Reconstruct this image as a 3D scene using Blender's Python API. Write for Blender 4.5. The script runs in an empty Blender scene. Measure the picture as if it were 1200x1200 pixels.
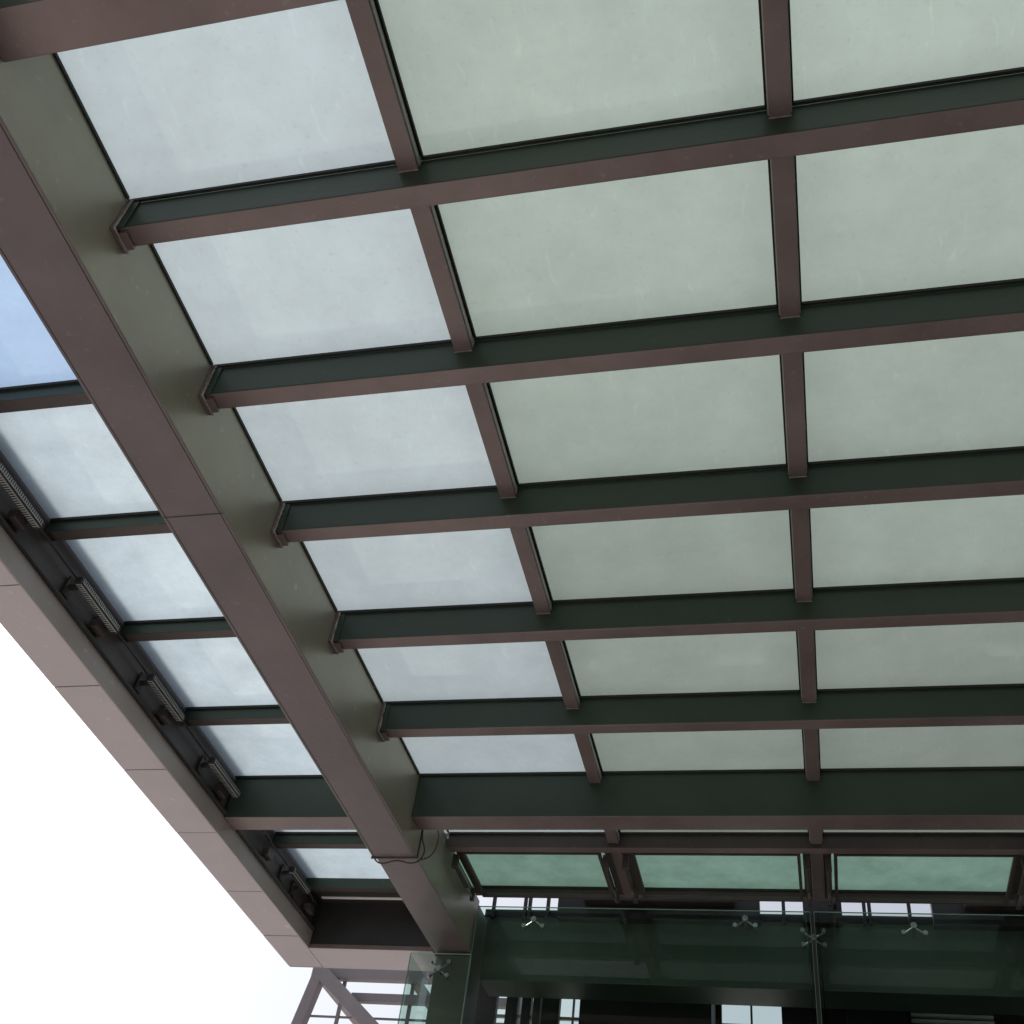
import bpy, bmesh, math, random
from mathutils import Matrix, Vector
random.seed(4)
sc=bpy.context.scene
ZC=1.6
# ---------------------------------------------------------------- materials
def newmat(n):
    m=bpy.data.materials.new(n); m.use_nodes=True
    nt=m.node_tree; nt.nodes.clear()
    out=nt.nodes.new('ShaderNodeOutputMaterial')
    return m,nt,out
def N(nt,t,**k):
    n=nt.nodes.new(t)
    for a,b in k.items(): setattr(n,a,b)
    return n
def paint(name,c1,c2,rough=0.38,metal=0.25,scale=1.6,bump=0.02,streak=(1,1,1),spec=0.5):
    m,nt,out=newmat(name)
    L=nt.links.new
    b=N(nt,'ShaderNodeBsdfPrincipled')
    mp=N(nt,'ShaderNodeMapping'); mp.inputs['Scale'].default_value=streak
    geo=N(nt,'ShaderNodeNewGeometry')
    L(geo.outputs['Position'],mp.inputs[0])
    n1=N(nt,'ShaderNodeTexNoise'); n1.inputs['Scale'].default_value=scale; n1.inputs['Detail'].default_value=8; n1.inputs['Roughness'].default_value=.65
    n2=N(nt,'ShaderNodeTexNoise'); n2.inputs['Scale'].default_value=scale*14; n2.inputs['Detail'].default_value=5
    L(mp.outputs[0],n1.inputs['Vector']); L(mp.outputs[0],n2.inputs['Vector'])
    r=N(nt,'ShaderNodeValToRGB'); r.color_ramp.elements[0].position=.33; r.color_ramp.elements[1].position=.7
    r.color_ramp.elements[0].color=(*c1,1); r.color_ramp.elements[1].color=(*c2,1)
    L(n1.outputs['Fac'],r.inputs[0])
    r2=N(nt,'ShaderNodeValToRGB'); r2.color_ramp.elements[0].position=.64; r2.color_ramp.elements[1].position=.78
    L(n2.outputs['Fac'],r2.inputs[0])
    mx=N(nt,'ShaderNodeMixRGB'); mx.inputs[2].default_value=(min(1,c2[0]*1.5+.01),min(1,c2[1]*1.5+.01),min(1,c2[2]*1.5+.01),1)
    ml=N(nt,'ShaderNodeMath',operation='MULTIPLY'); ml.inputs[1].default_value=.5
    L(r2.outputs[0],ml.inputs[0]); L(ml.outputs[0],mx.inputs[0]); L(r.outputs[0],mx.inputs[1])
    L(mx.outputs[0],b.inputs['Base Color'])
    mr=N(nt,'ShaderNodeMapRange'); mr.inputs['To Min'].default_value=rough-.08; mr.inputs['To Max'].default_value=rough+.14
    L(n1.outputs['Fac'],mr.inputs[0]); L(mr.outputs[0],b.inputs['Roughness'])
    b.inputs['Metallic'].default_value=metal
    b.inputs['Specular IOR Level'].default_value=spec
    bp=N(nt,'ShaderNodeBump'); bp.inputs['Strength'].default_value=bump*6; bp.inputs['Distance'].default_value=.01
    L(n2.outputs['Fac'],bp.inputs['Height']); L(bp.outputs[0],b.inputs['Normal'])
    L(b.outputs[0],out.inputs[0])
    return m
M={}
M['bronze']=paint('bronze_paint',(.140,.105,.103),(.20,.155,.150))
M['green']=paint('green_lit_steel',(.021,.036,.025),(.032,.050,.036),rough=.42,metal=.1)  # beam sides: green light from the glass put into the colour
M['olive']=paint('olive_lit_steel',(.26,.25,.185),(.34,.33,.25),rough=.36,metal=.45,scale=.9)  # main beam sides: bronze steel with the greenish glass light coloured in
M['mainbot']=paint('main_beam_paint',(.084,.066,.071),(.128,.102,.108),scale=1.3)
M['fascia']=paint('fascia_aluminium',(.36,.325,.345),(.43,.39,.41),rough=.4,metal=.1,scale=.8)
M['lip']=paint('fascia_lip_paint',(.27,.24,.225),(.34,.30,.28),rough=.4,metal=.1,scale=.8)
M['dark']=paint('black_steel',(.018,.018,.018),(.035,.034,.034),rough=.5,metal=.1)
M['dkbrown']=paint('dark_brown_paint',(.05,.040,.038),(.08,.065,.06),rough=.5)
M['rubber']=paint('rubber_gasket',(.006,.007,.007),(.012,.012,.012),rough=.6,metal=0)
M['barrefl']=paint('bar_side_reflection',(.30,.31,.28),(.40,.41,.38),rough=.4,metal=.2)  # strip on bar sides: pale reflection put into the colour
M['alu']=paint('aluminium',(.30,.33,.31),(.4,.42,.4),rough=.35,metal=.5)
M['steel']=paint('stainless_steel',(.35,.36,.36),(.5,.5,.5),rough=.25,metal=.9)
M['weld']=paint('weld_primer',(.20,.19,.18),(.45,.43,.40),rough=.7,metal=.1,scale=18,bump=.1)
M['lens']=paint('lamp_lens',(.3,.32,.31),(.5,.52,.5),rough=.3,metal=0)
M['white']=paint('white_panel',(.7,.7,.72),(.8,.8,.8),rough=.5,metal=0)
M['lobbygreen']=paint('lobby_beam_paint',(.075,.105,.083),(.105,.14,.112),rough=.35,metal=.1)
M['colpaint']=paint('column_paint',(.16,.19,.16),(.21,.24,.20),rough=.4,metal=.1)

def frosted(name,tr,low=.66,amp=1.0):
    m,nt,out=newmat(name); L=nt.links.new
    geo=N(nt,'ShaderNodeNewGeometry'); oi=N(nt,'ShaderNodeObjectInfo'); tc=N(nt,'ShaderNodeTexCoord')
    sc1=N(nt,'ShaderNodeVectorMath',operation='SCALE'); sc1.inputs['Scale'].default_value=37
    cmb=N(nt,'ShaderNodeCombineXYZ'); L(oi.outputs['Random'],cmb.inputs[0]); L(oi.outputs['Random'],cmb.inputs[1])
    L(cmb.outputs[0],sc1.inputs[0])
    ad=N(nt,'ShaderNodeVectorMath',operation='ADD'); L(geo.outputs['Position'],ad.inputs[0]); L(sc1.outputs[0],ad.inputs[1])
    a=N(nt,'ShaderNodeTexNoise'); a.inputs['Scale'].default_value=2.4; a.inputs['Detail'].default_value=12; a.inputs['Roughness'].default_value=.72
    mp=N(nt,'ShaderNodeMapping'); mp.inputs['Rotation'].default_value=(0,0,.9); mp.inputs['Scale'].default_value=(1,.28,1)
    L(ad.outputs[0],mp.inputs[0])
    b=N(nt,'ShaderNodeTexNoise'); b.inputs['Scale'].default_value=22; b.inputs['Detail'].default_value=4; b.inputs['Distortion'].default_value=.8
    c=N(nt,'ShaderNodeTexNoise'); c.inputs['Scale'].default_value=30; c.inputs['Detail'].default_value=2
    L(ad.outputs[0],a.inputs['Vector']); L(mp.outputs[0],b.inputs['Vector']); L(ad.outputs[0],c.inputs['Vector'])
    def MR_(o,f0,f1,t0,t1):
        q=N(nt,'ShaderNodeMapRange'); q.inputs['From Min'].default_value=f0; q.inputs['From Max'].default_value=f1; q.inputs['To Min'].default_value=t0; q.inputs['To Max'].default_value=t1
        L(o,q.inputs[0]); return q.outputs[0]
    ra=MR_(a.outputs['Fac'],.3,.7,1-.10*amp,1+.07*amp)
    rb=MR_(b.outputs['Fac'],.62,.78,1,1.10)
    rc=MR_(c.outputs['Fac'],.62,.76,1,.93)
    sx=N(nt,'ShaderNodeSeparateXYZ'); L(tc.outputs['Generated'],sx.inputs[0])
    def rim(o,lo):
        s=N(nt,'ShaderNodeMath',operation='SUBTRACT'); s.inputs[1].default_value=.5; L(o,s.inputs[0])
        ab=N(nt,'ShaderNodeMath',operation='ABSOLUTE'); L(s.outputs[0],ab.inputs[0])
        mr=N(nt,'ShaderNodeMapRange',interpolation_type='SMOOTHSTEP'); mr.inputs['From Min'].default_value=.28; mr.inputs['From Max'].default_value=.52; mr.inputs['To Min'].default_value=1; mr.inputs['To Max'].default_value=lo
        L(ab.outputs[0],mr.inputs[0]); return mr.outputs[0]
    def mul(x,y):
        q=N(nt,'ShaderNodeMath',operation='MULTIPLY'); L(x,q.inputs[0]); L(y,q.inputs[1]); return q.outputs[0]
    f=mul(mul(mul(ra,rb),rc),mul(rim(sx.outputs[0],.87),rim(sx.outputs[1],.82)))
    f=mul(f,MR_(oi.outputs['Random'],0,1,.94,1.05))
    lw=N(nt,'ShaderNodeLayerWeight'); lw.inputs['Blend'].default_value=.5
    f=mul(f,MR_(lw.outputs['Facing'],.05,.5,1.10,low))
    col=N(nt,'ShaderNodeVectorMath',operation='SCALE'); col.inputs[0].default_value=tr; L(f,col.inputs['Scale'])
    t=N(nt,'ShaderNodeBsdfTranslucent'); L(col.outputs[0],t.inputs[0])
    fr=N(nt,'ShaderNodeFresnel'); fr.inputs['IOR'].default_value=1.5
    g=N(nt,'ShaderNodeBsdfGlossy'); g.inputs['Roughness'].default_value=.05; g.inputs[0].default_value=(.85,1,.93,1)
    m3=N(nt,'ShaderNodeMixShader'); L(fr.outputs[0],m3.inputs[0]); L(t.outputs[0],m3.inputs[1]); L(g.outputs[0],m3.inputs[2])
    L(m3.outputs[0],out.inputs[0]); return m
M['glassR']=frosted('frosted_glass',(.275,.325,.290),.57)
M['glassM']=frosted('frosted_glass_sky_pale',(.345,.395,.410),.84)  # column beside the main beam: bluish reflection put into the tint
M['glassLb']=frosted('frosted_glass_sky_blue',(.31,.42,.58),.95)  # near left panes: blue of the sky behind put into the tint
M['glassL']=frosted('frosted_glass_sky_bright',(.40,.465,.50),.98,1.6)  # rest of left bay: brighter, whiter sky behind put into the tint
M['glassV']=frosted('green_vent_glass',(.15,.245,.20),.8,2.5)

def clear(name,tint,ior=1.5):
    m,nt,out=newmat(name); L=nt.links.new
    t=N(nt,'ShaderNodeBsdfTransparent'); t.inputs[0].default_value=(*tint,1)
    g=N(nt,'ShaderNodeBsdfGlossy'); g.inputs['Roughness'].default_value=.01
    fr=N(nt,'ShaderNodeFresnel'); fr.inputs['IOR'].default_value=ior
    x=N(nt,'ShaderNodeMixShader'); L(fr.outputs[0],x.inputs[0]); L(t.outputs[0],x.inputs[1]); L(g.outputs[0],x.inputs[2]); L(x.outputs[0],out.inputs[0]); return m
M['clear']=clear('clear_green_glass',(.72,.83,.78))
M['edge']=paint('glass_edge',(.20,.33,.28),(.30,.44,.38),rough=.2,metal=0)
# paving
m,nt,out=newmat('stone_paving'); L=nt.links.new
geo=N(nt,'ShaderNodeNewGeometry'); br=N(nt,'ShaderNodeTexBrick'); br.inputs['Scale'].default_value=1.0
br.inputs['Color1'].default_value=(.50,.45,.42,1); br.inputs['Color2'].default_value=(.58,.53,.49,1); br.inputs['Mortar'].default_value=(.2,.19,.18,1); br.inputs['Mortar Size'].default_value=.008
br.inputs['Brick Width'].default_value=.9; br.inputs['Row Height'].default_value=.6
ns=N(nt,'ShaderNodeTexNoise'); ns.inputs['Scale'].default_value=.7; ns.inputs['Detail'].default_value=8
rr=N(nt,'ShaderNodeMapRange'); rr.inputs['To Min'].default_value=.7; rr.inputs['To Max'].default_value=1.1
mx=N(nt,'ShaderNodeVectorMath',operation='SCALE')
L(geo.outputs['Position'],br.inputs[0]); L(geo.outputs['Position'],ns.inputs['Vector']); L(ns.outputs['Fac'],rr.inputs[0]); L(br.outputs[0],mx.inputs[0]); L(rr.outputs[0],mx.inputs['Scale'])
b=N(nt,'ShaderNodeBsdfPrincipled'); b.inputs['Roughness'].default_value=.6; L(mx.outputs[0],b.inputs['Base Color']); L(b.outputs[0],out.inputs[0]); M['paving']=m

# ---------------------------------------------------------------- helpers
def empty(n,loc=(0,0,0)):
    e=bpy.data.objects.new(n,None); e.location=loc; sc.collection.objects.link(e); return e
def mesh_obj(n,bm,mats,parent=None,bevel=0):
    me=bpy.data.meshes.new(n); bm.to_mesh(me); bm.free()
    o=bpy.data.objects.new(n,me); sc.collection.objects.link(o)
    for k in mats: me.materials.append(M[k])
    if parent: o.parent=parent
    if bevel:
        bv=o.modifiers.new('bevel','BEVEL'); bv.width=bevel; bv.segments=2; bv.limit_method='ANGLE'; bv.harden_normals=False
    return o
def addbox(bm,x0,x1,y0,y1,z0,z1,mi=0,mb=None,rel=True):
    if rel: z0+=ZC; z1+=ZC
    v=[bm.verts.new(p) for p in ((x0,y0,z0),(x1,y0,z0),(x1,y1,z0),(x0,y1,z0),(x0,y0,z1),(x1,y0,z1),(x1,y1,z1),(x0,y1,z1))]
    for i,idx in enumerate(((3,2,1,0),(4,5,6,7),(0,1,5,4),(1,2,6,5),(2,3,7,6),(3,0,4,7))):
        f=bm.faces.new([v[j] for j in idx]); f.material_index=(mb if (i==0 and mb is not None) else mi)
def box(n,x0,x1,y0,y1,z0,z1,side,bot=None,parent=None,bevel=.004):
    bm=bmesh.new(); addbox(bm,x0,x1,y0,y1,z0,z1,0,1 if bot else None)
    return mesh_obj(n,bm,[side]+([bot] if bot else []),parent,bevel)
def tube(bm,p,q,r,mi=0,seg=12,rel=True):
    p=Vector(p);q=Vector(q)
    if rel: p.z+=ZC;q.z+=ZC
    d=q-p
    ret=bmesh.ops.create_cone(bm,cap_ends=True,segments=seg,radius1=r,radius2=r,depth=d.length)
    mat=Matrix.Translation((p+q)/2)@d.to_track_quat('Z','Y').to_matrix().to_4x4()
    bmesh.ops.transform(bm,matrix=mat,verts=ret['verts'])
    for v in ret['verts']:
        for f in v.link_faces: f.material_index=mi
def curve(n,pts,r,mat,parent=None):
    c=bpy.data.curves.new(n,'CURVE'); c.dimensions='3D'; c.bevel_depth=r; c.bevel_resolution=3
    s=c.splines.new('BEZIER'); s.bezier_points.add(len(pts)-1)
    for bp_,p in zip(s.bezier_points,pts):
        bp_.co=(p[0],p[1],p[2]+ZC); bp_.handle_left_type=bp_.handle_right_type='AUTO'
    o=bpy.data.objects.new(n,c); sc.collection.objects.link(o); c.materials.append(M[mat]); o.parent=parent; return o

# ---------------------------------------------------------------- canopy
can=empty('glass_canopy')
ZG=5.275
ML,MR=-3.833,-3.403
NL,NR=3.65,4.08
YN=-5.0
FXi,FXo=-5.28,-5.69
FRi,FRo=5.55,5.96
purl=[-3.5,-2.28,-1.06,.16,2.61,3.785,5.01,6.23,7.455]
bars=[-1.7425,.1325,2.0075]
for i,(a,b_) in enumerate(((ML,MR),(NL,NR))):
    bm=bmesh.new()
    addbox(bm,a,b_,YN,8.94,4.62,5.29,0,1)
    mesh_obj('main_beam_%d'%(i+1),bm,['olive','mainbot'],can,.006)
    bm=bmesh.new()
    addbox(bm,a+.008,b_-.008,4.436,4.443,4.617,4.6195)
    addbox(bm,b_-.026,b_-.022,YN+.1,8.93,4.6175,4.6195)
    addbox(bm,a+.022,a+.026,YN+.1,8.93,4.6175,4.6195)
    mesh_obj('beam_seams_%d'%(i+1),bm,['dark'],can)
    bm=bmesh.new()
    addbox(bm,a+.018,b_-.018,8.955,11.12,4.64,5.24,0,1)
    mesh_obj('main_beam_tail_%d'%(i+1),bm,['olive','mainbot'],can,.005)
    bm=bmesh.new(); addbox(bm,a-.012,b_+.012,8.943,8.953,4.606,5.22); mesh_obj('splice_plate_%d'%(i+1),bm,['mainbot'],can,.002)
for i,(y0,y1) in enumerate(((1.38,1.615),(8.61,8.85))):
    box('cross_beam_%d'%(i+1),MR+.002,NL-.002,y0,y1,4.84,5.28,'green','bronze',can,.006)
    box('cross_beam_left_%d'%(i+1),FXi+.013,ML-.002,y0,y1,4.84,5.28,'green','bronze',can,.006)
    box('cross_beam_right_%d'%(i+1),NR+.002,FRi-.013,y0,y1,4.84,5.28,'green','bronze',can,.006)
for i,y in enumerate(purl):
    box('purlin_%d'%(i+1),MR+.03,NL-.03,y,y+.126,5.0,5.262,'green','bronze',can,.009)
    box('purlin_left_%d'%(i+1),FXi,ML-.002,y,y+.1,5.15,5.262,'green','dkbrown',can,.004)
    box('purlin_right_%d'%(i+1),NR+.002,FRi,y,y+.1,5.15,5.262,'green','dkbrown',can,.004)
    bm=bmesh.new()
    for s,x in ((1,MR),(-1,NL)):
        xs=sorted((x+s*.002,x+s*.028)); addbox(bm,*xs,y-.022,y+.145,4.975,5.262,0)
        xs=sorted((x+s*.030,x+s*.075)); addbox(bm,*xs,y-.012,y-.003,4.985,5.25,1)
        xs=sorted((x+s*.034,x+s*.08)); addbox(bm,*xs,y+.02,y+.128,4.975,4.996,0)
    mesh_obj('purlin_cleats_%d'%(i+1),bm,['bronze','green'],can,.002)
    bm=bmesh.new()
    for s,x in ((1,MR),(-1,NL)):
        for k in range(30):
            zz=4.98+.27*k/29
            bmesh.ops.create_icosphere(bm,subdivisions=1,radius=.0055+random.random()*.004,matrix=Matrix.Translation((x+s*(.03+random.random()*.003),y-.020+random.uniform(-.003,.003),zz+ZC)))
        for k in range(16):
            bmesh.ops.create_icosphere(bm,subdivisions=1,radius=.005+random.random()*.004,matrix=Matrix.Translation((x+s*.03,y-.018+.16*k/15,4.976+ZC+random.uniform(-.002,.002))))
    for xb in bars:
        for k in range(20):
            bmesh.ops.create_icosphere(bm,subdivisions=1,radius=.003+random.random()*.0015,matrix=Matrix.Translation((xb-.052+.104*k/19,y-.001,5.164+ZC+random.uniform(-.001,.001))))
    mesh_obj('weld_beads_%d'%(i+1),bm,['weld'],can)
for i,(y0,y1) in enumerate(((9.70,9.80),(10.84,10.91))):
    box('rear_purlin_%d'%(i+1),MR+.002,NL-.002,y0,y1,5.12 if i==0 else 5.2,5.26,'dkbrown','bronze',can,.004)
    y0,y1=((9.70,9.80),(10.66,10.76))[i]
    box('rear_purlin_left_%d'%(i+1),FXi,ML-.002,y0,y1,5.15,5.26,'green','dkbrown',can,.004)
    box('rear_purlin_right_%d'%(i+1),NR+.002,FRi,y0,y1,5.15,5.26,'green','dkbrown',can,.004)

ys=[YN]+[p+.06 for p in purl[:4]]+[1.5]+[p+.06 for p in purl[4:]]+[8.73,9.75,10.875]
st=sorted([(p,p+.126) for p in purl]+[(1.38,1.615),(8.61,8.85),(9.70,9.80),(10.84,10.91)])
k=0
allgaps=[(YN,st[0][0])]+[(st[j][1],st[j+1][0]) for j in range(len(st)-1)]
for (g0,g1) in allgaps:
    for x in bars:
        k+=1
        bm=bmesh.new()
        addbox(bm,x-.052,x+.052,g0+.002,g1-.002,5.165,5.262,0,0)
        for s in (-1,1):
            xs=sorted((x+s*.0525,x+s*.058)); addbox(bm,*xs,g0+.004,g1-.004,5.19,5.232,1)  # strip standing for the reflection on the bar's side face
            xs=sorted((x+s*.050,x+s*.068)); addbox(bm,*xs,g0+.004,g1-.020,5.2625,5.2745,2)
            xs=sorted((x+s*.060,x+s*.069)); addbox(bm,*xs,g0+.004,g1-.020,5.2505,5.2623,2)
        mesh_obj('glazing_bar_%d'%k,bm,['bronze','barrefl','rubber'],can)
bm=bmesh.new()
for (a,b_) in st:
    for (x0,x1) in ((FXi,ML),(MR,bars[0]-.045),(bars[0]+.045,bars[1]-.045),(bars[1]+.045,bars[2]-.045),(bars[2]+.045,NL),(NR,FRi)):
        addbox(bm,x0+.01,x1-.01,a-.019,a-.0095,5.252,5.2745,0)
        addbox(bm,x0+.01,x1-.01,a-.009,a-.0005,5.254,5.2745,1)
        addbox(bm,x0+.01,x1-.01,b_+.0005,b_+.014,5.255,5.2745,0)
for (g0,g1) in allgaps:
    for x in (ML-.012,MR+.002,NL-.012,NR+.002):
        addbox(bm,x,x+.010,g0+.03,g1-.03,5.252,5.2740,0)
mesh_obj('glazing_gaskets',bm,['rubber','green'],can)
cols=[(FXi,-3.62,'glassL'),(-3.62,bars[0],'glassM'),(bars[0],bars[1],'glassR'),(bars[1],bars[2],'glassR'),(bars[2],3.865,'glassR'),(3.865,FRi,'glassR')]
k=0
for j in range(len(ys)-1):
    for (x0,x1,mm) in cols:
        k+=1
        if j==len(ys)-2 and mm!='glassL': mm='glassV'
        if mm=='glassL' and ys[j]<3.0: mm='glassLb'
        bm=bmesh.new(); z=ZG+ZC
        vs=[bm.verts.new(p) for p in ((x0+.004,ys[j]+.004,z),(x1-.004,ys[j]+.004,z),(x1-.004,ys[j+1]-.004,z),(x0+.004,ys[j+1]-.004,z))]
        bm.faces.new(vs[::-1])
        mesh_obj('glass_pane_%d'%k,bm,[mm],can)
bm=bmesh.new()
for x in bars+[-3.62,3.865]: addbox(bm,x-.03,x+.03,YN,10.75,5.279,5.30)
for y in ys[1:]: addbox(bm,FXi,FRi,y-.025,y+.025,5.281,5.304)
mesh_obj('pressure_caps',bm,['alu'],can)
def fascia(side):
    xi,xo=(FXi,FXo) if side<0 else (FRi,FRo)
    a,b_=sorted((xi,xo))
    bm=bmesh.new()
    addbox(bm,a+.012,b_-.012,YN,11.10,4.69,5.44,1)
    seams=[5.05-1.2*i for i in range(9,0,-1)]+[5.05,6.27,7.5,8.6,9.79,10.82,11.62]
    seams=[s for s in seams if s>YN]
    prev=YN-.4
    for s in seams:
        dz=random.uniform(-.0015,.0015)
        addbox(bm,a,b_,prev+.006,s-.006,4.675+dz,4.688,0)
        xs=(xo-.012,xo) if side<0 else (xo,xo+.012)
        addbox(bm,*xs,prev+.006,s-.006,4.69,5.46,0)
        prev=s
    xs=(xi,xi+.012) if side<0 else (xi-.012,xi)
    addbox(bm,*xs,YN,11.12,4.676,4.86,2)
    xs=(xi,xi+.05) if side<0 else (xi-.05,xi)
    addbox(bm,*xs,YN,11.12,4.862,4.885,3)
    return mesh_obj('fascia_left' if side<0 else 'fascia_right',bm,['fascia','dkbrown','lip','dark'],can,.002)
fascia(-1); fascia(1)
bm=bmesh.new()
addbox(bm,FXo+.012,-3.86,11.13,11.62,4.69,5.44,1)
addbox(bm,FXi+.004,-3.86,11.122,11.628,4.676,4.688,0)
addbox(bm,FXo,-3.86,11.63,11.642,4.676,5.46,0)
addbox(bm,FXi+.004,-3.86,11.108,11.12,4.676,4.72,2)
addbox(bm,FXi+.002,-3.86,10.80,11.10,5.18,5.26,1)
addbox(bm,FXi+.1,-3.95,10.93,10.97,5.165,5.178,4)
mesh_obj('fascia_return',bm,['fascia','dark','bronze','dark','white'],can,.002)
bm=bmesh.new()
addbox(bm,FXi+.002,FRi-.002,YN-.4,YN-.002,4.676,5.46,0)
mesh_obj('fascia_front',bm,['fascia'],can,.003)
for i,(a,b_) in enumerate(((ML,MR),(NL,NR))):
    box('column_front_%d'%(i+1),a+.03,b_-.03,-4.2,-3.8,-1.6,4.618,'olive',None,can)
    box('column_rear_%d'%(i+1),a+.02,b_-.02,11.13,11.55,-1.6,5.2,'colpaint',None,can)

for n,y in enumerate([-.6,.62,3.02,4.2,5.40,6.63,7.9,9.98]):
    bm=bmesh.new(); L_=.62 if n<7 else .5
    addbox(bm,-5.170,-5.108,y,y+L_,4.99,5.045,0)
    addbox(bm,-5.162,-5.116,y+.02,y+L_-.02,4.982,4.989,1)
    addbox(bm,-5.107,-5.101,y+.02,y+L_-.02,5.0,5.037,1)
    nled=26
    for q in range(nled):
        yy=y+.03+(L_-.06)*q/(nled-1)
        addbox(bm,-5.160,-5.118,yy-.004,yy+.004,4.976,4.981,0)
        addbox(bm,-5.100,-5.095,yy-.004,yy+.004,5.0,5.037,0)
    for yy in (y+.06,y+L_-.1):
        addbox(bm,-5.262,-5.171,yy,yy+.04,5.0,5.03,0)
        addbox(bm,-5.278,-5.262,yy-.02,yy+.06,4.93,5.10,2)
    mesh_obj('linear_light_fixture',bm,['dark','lens','dkbrown'],None,.0015)
gut=empty('cable_conduit')
curve('conduit_run',[(-5.23,YN+.1,5.10),(-5.235,0,5.11),(-5.23,4,5.095),(-5.235,7,5.11),(-5.23,11,5.10)],.011,'dark',gut)
for i in range(9):
    y=1.9+i*1.22
    curve('cable_loop_%d'%i,[(-5.24,y-.1,5.10),(-5.20,y,5.03),(-5.17,y+.12,5.06),(-5.17,y+.3,5.03)],.006,'dark',gut)
    box('junction_box_%d'%i,-5.262,-5.19,y+.28,y+.42,4.93,5.0,'dkbrown',None,gut,.003)
cab=empty('electrical_cable')
curve('cable_a',[(-3.395,8.95,5.0),(-3.37,8.9,4.8),(-3.35,8.96,4.66),(-3.42,8.98,4.59),(-3.6,8.97,4.60),(-3.78,8.99,4.59),(-3.85,8.96,4.66)],.007,'dark',cab)
curve('cable_b',[(-3.40,9.0,4.62),(-3.33,9.1,4.72),(-3.32,9.2,4.95),(-3.38,9.3,5.1),(-3.39,9.5,5.2)],.006,'dark',cab)

cx=[MR]+bars+[NL]
for i in range(4):
    x0,x1=cx[i]+(.06 if i else .02),cx[i+1]-(.06 if i<3 else .02)
    v=empty('roof_vent_window')
    bm=bmesh.new()
    a,b_=x0+.09,x1-.09
    z0,z1=5.13,5.165
    addbox(bm,a,b_,9.84,9.865,z0,z1); addbox(bm,a,b_,10.77,10.80,z0,z1)
    addbox(bm,a,a+.03,9.867,10.768,z0,z1); addbox(bm,b_-.03,b_,9.867,10.768,z0,z1)
    mesh_obj('vent_frame',bm,['dkbrown'],v,.002)
    for k_,xx in enumerate((x0+.035,x1-.035)):
        bm=bmesh.new()
        tube(bm,(xx,9.9,5.03),(xx,10.35,5.03),.022); tube(bm,(xx,10.35,5.03),(xx,10.6,5.03),.010,1)
        addbox(bm,xx-.028,xx+.028,9.86,9.91,5.0,5.13,0); addbox(bm,xx-.02,xx+.02,10.58,10.62,5.0,5.13,0)
        # dark cover panel beside the vent, between frame and glazing bar
        addbox(bm,xx-.034,xx+.034,9.83,10.82,5.20,5.215,0)
        mesh_obj('vent_strut_%d'%k_,bm,['dkbrown','steel'],v)

gw=empty('glass_entrance_wall')
YW=11.0
def pane(n,x0,x1,z0,z1,y=YW):
    bm=bmesh.new()
    vs=[bm.verts.new(p) for p in ((x0,y,z0+ZC),(x1,y,z0+ZC),(x1,y,z1+ZC),(x0,y,z1+ZC))]; bm.faces.new(vs)
    mesh_obj(n,bm,['clear'],gw)
    bm=bmesh.new()
    addbox(bm,x0,x1,y-.008,y+.008,z1+.001,z1+.006); addbox(bm,x0-.003,x0,y-.008,y+.008,z0,z1); addbox(bm,x1,x1+.003,y-.008,y+.008,z0,z1)
    mesh_obj(n+'_edge',bm,['edge'],gw)
pane('pane_1',-3.39,.035,-1.58,5.12); pane('pane_2',.075,3.6,-1.58,5.12); pane('pane_0',-4.05,-3.40,-1.58,4.6)
bm=bmesh.new(); vs=[bm.verts.new(p) for p in ((-4.06,YW,-1.58+ZC),(-4.06,12.9,-1.58+ZC),(-4.06,12.9,4.6+ZC),(-4.06,YW,4.6+ZC))]; bm.faces.new(vs); mesh_obj('pane_return',bm,['clear'],gw)
bm=bmesh.new(); addbox(bm,-.005,.005,YW+.02,YW+.26,-1.58,5.1); addbox(bm,.105,.115,YW+.02,YW+.26,-1.58,5.1); mesh_obj('glass_fin',bm,['clear'],gw)
bm=bmesh.new(); addbox(bm,.036,.074,YW-.006,YW+.006,-1.58,5.1); mesh_obj('silicone_joint',bm,['dark'],gw)
for k_,(x,z) in enumerate(((-2.77,4.99),(-.60,5.04),(1.0,5.0),(.055,4.86),(-3.72,4.45),(2.6,5.0),(.055,2.4),(.055,0))):
    bm=bmesh.new()
    tube(bm,(x,YW-.03,z),(x,YW+.24,z),.016)
    for sx_,sz_ in ((-1,1),(1,1),(-1,-1),(1,-1)):
        if z>4.9 and sz_>0 : continue
        px,pz=x+.10*sx_,z+.07*sz_
        tube(bm,(x,YW+.03,z),(px,YW+.03,pz),.010); tube(bm,(px,YW-.02,pz),(px,YW+.035,pz),.022)
    tube(bm,(x,YW-.022,z),(x,YW-.01,z),.03)
    mesh_obj('spider_fitting_%d'%k_,bm,['steel'],gw)

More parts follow.
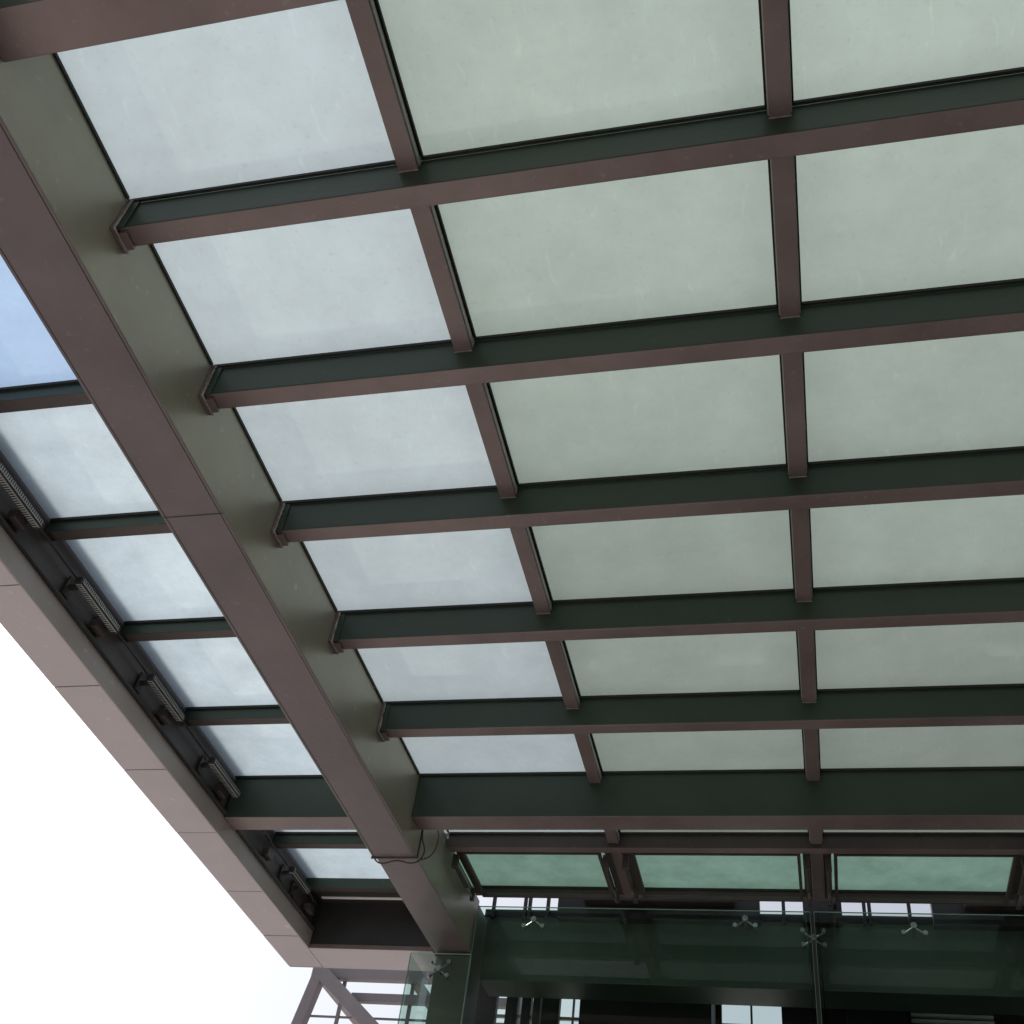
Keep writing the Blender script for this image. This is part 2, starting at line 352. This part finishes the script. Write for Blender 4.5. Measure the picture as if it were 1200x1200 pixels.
lb=empty('lobby_building')
box('transom_beam',-3.36,8,11.3,11.75,4.47,5.17,'lobbygreen','green',lb,.006)
bm=bmesh.new()
for (a,b_) in ((-2.57,-.46),(-.03,.35),(1.21,3.2),(3.7,8)):
    addbox(bm,a,b_,11.18,11.295,5.10,5.50,0,1)
    addbox(bm,a+.3,b_-.25 if b_-a>1 else b_-.05,11.05,11.17,5.24,5.34,0,1)
for x in (-3.3,-2.95,-2.90,-2.7,-.24,.55,.6,.98):
    addbox(bm,x,x+.035,11.2,11.24,5.10,5.6,0)
addbox(bm,-3.38,3.6,11.245,11.29,5.14,5.21,0)
mesh_obj('clerestory_frame',bm,['dark','dkbrown'],lb,.002)
box('roof_slab',-3.9,8,11.76,13.1,5.18,5.38,'dark',None,lb)
bm=bmesh.new()
ops=[(-3.62,-3.50),(-3.36,-3.31),(-3.2,-3.12),(-2.86,-2.53),(-1.0,-.34),(2.6,3.4),(5,6)]
x=-3.9
for (a,b_) in ops:
    addbox(bm,x,a,13.0,13.1,-1.6,5.178,0); x=b_
addbox(bm,x,8,13.0,13.1,-1.6,5.178,0)
for (a,b_) in ops:
    addbox(bm,a,b_,13.0,13.1,-1.6,.6,0)
    for z in (2.2,3.6,4.72): addbox(bm,a,b_,13.02,13.06,z,z+.035,1)
    if b_-a>.3: addbox(bm,(a+b_)/2-.012,(a+b_)/2+.012,13.01,13.05,.6,5.17,1)
mesh_obj('back_wall',bm,['dark','alu'],lb,.003)
box('lift_shaft',-2.5,-1.06,12.4,12.95,-1.6,5.17,'dark',None,lb)
box('dark_panel',.35,.95,12.5,12.95,-1.6,5.17,'rubber',None,lb)
bm=bmesh.new()
for i in range(26): addbox(bm,1.02,1.85,12.86,12.93,3.9+i*.06,3.922+i*.06)
mesh_obj('louvre',bm,['white'],lb)
box('side_wall_right',7.9,8,11.76,12.99,-1.6,5.17,'lobbygreen',None,lb)
box('lobby_post',-2.98,-2.9,12.2,12.3,-1.6,5.17,'dkbrown',None,lb)

tw=empty('steel_frame_tower')
M['twp']=paint('tower_paint',(.24,.21,.225),(.30,.27,.285),rough=.5,metal=0)
def strut(n,p,q,w):
    p=Vector((p[0],p[1],p[2]+ZC)); q=Vector((q[0],q[1],q[2]+ZC)); d=q-p
    bm=bmesh.new(); bmesh.ops.create_cube(bm,size=1,matrix=Matrix.Translation((p+q)/2)@d.to_track_quat('Z','Y').to_matrix().to_4x4()@Matrix.Diagonal((w,w,d.length,1)))
    mesh_obj(n,bm,['twp'],tw,.004)
for j,y in enumerate((16.0,18.6)):
    strut('raked_post_%d'%j,(-7.3,y,6.3),(-8.85,y,-1.6),.17)
    strut('raked_post_r_%d'%j,(-4.2,y,6.3),(-3.2,y,-1.6),.17)
    strut('top_rail_%d'%j,(-7.4,y,6.33),(-4.1,y,6.33),.15)
    strut('brace_%d'%j,(-7.2,y-.1,6.3),(-5.3,y-.1,4.8),.2)
    strut('low_rail_%d'%j,(-7.6,y,4.8),(-4.0,y,4.8),.12)
strut('mid_rail',(-6.7,16.02,6.0),(-4.2,16.02,6.0),.12)
for q in range(3): strut('mullion_%d'%q,(-6.9+q*1.1,16.1,6.3),(-6.9+q*1.1,16.1,3.0),.05)
for q in range(4): strut('rail_%d'%q,(-7.5,16.12,5.75-q*.3),(-4.1,16.12,5.75-q*.3),.03)
for x in (-7.3,-5.8,-4.2): strut('side_rail_%.1f'%x,(x,16.08,6.33),(x,18.52,6.33),.12)

bm=bmesh.new()
vs=[bm.verts.new(p) for p in ((-300,-300,0),(300,-300,0),(300,300,0),(-300,300,0))]; bm.faces.new(vs)
mesh_obj('ground',bm,['paving'])

w=bpy.data.worlds.new('World'); sc.world=w; w.use_nodes=True
nt=w.node_tree; nt.nodes.clear()
o=nt.nodes.new('ShaderNodeOutputWorld'); bg=nt.nodes.new('ShaderNodeBackground'); sk=nt.nodes.new('ShaderNodeTexSky')
sk.sky_type='NISHITA'; sk.sun_disc=False; sk.sun_elevation=math.radians(50); sk.sun_rotation=math.radians(-60)
sk.air_density=1.0; sk.dust_density=4.0; sk.ozone_density=1.0
hs=nt.nodes.new('ShaderNodeHueSaturation'); hs.inputs['Saturation'].default_value=.45
nt.links.new(sk.outputs[0],hs.inputs['Color']); nt.links.new(hs.outputs[0],bg.inputs[0]); bg.inputs[1].default_value=.15
nt.links.new(bg.outputs[0],o.inputs[0])
sl=bpy.data.lights.new('sun','SUN'); sl.energy=2.6; sl.angle=math.radians(12); sl.color=(1,.97,.92)
so=bpy.data.objects.new('sun',sl); sc.collection.objects.link(so)
el,az=math.radians(50),math.radians(-60)
d=Vector((math.sin(az)*math.cos(el),math.cos(az)*math.cos(el),math.sin(el)))
so.rotation_euler=d.to_track_quat('Z','Y').to_euler(); so.location=(0,0,30)

cam=bpy.data.cameras.new('camera'); co=bpy.data.objects.new('camera',cam); sc.collection.objects.link(co)
cam.sensor_width=36; cam.lens=39.09; cam.clip_end=2000
R=Vector((.9703,.2123,.1163)).normalized(); B=Vector((.2328,-.6865,-.6890)).normalized()
U=B.cross(R).normalized(); R=U.cross(B)
co.matrix_world=Matrix(((R.x,U.x,B.x,0),(R.y,U.y,B.y,0),(R.z,U.z,B.z,ZC),(0,0,0,1)))
sc.camera=co
sc.view_settings.view_transform='Standard'; sc.view_settings.look='None'; sc.view_settings.exposure=0
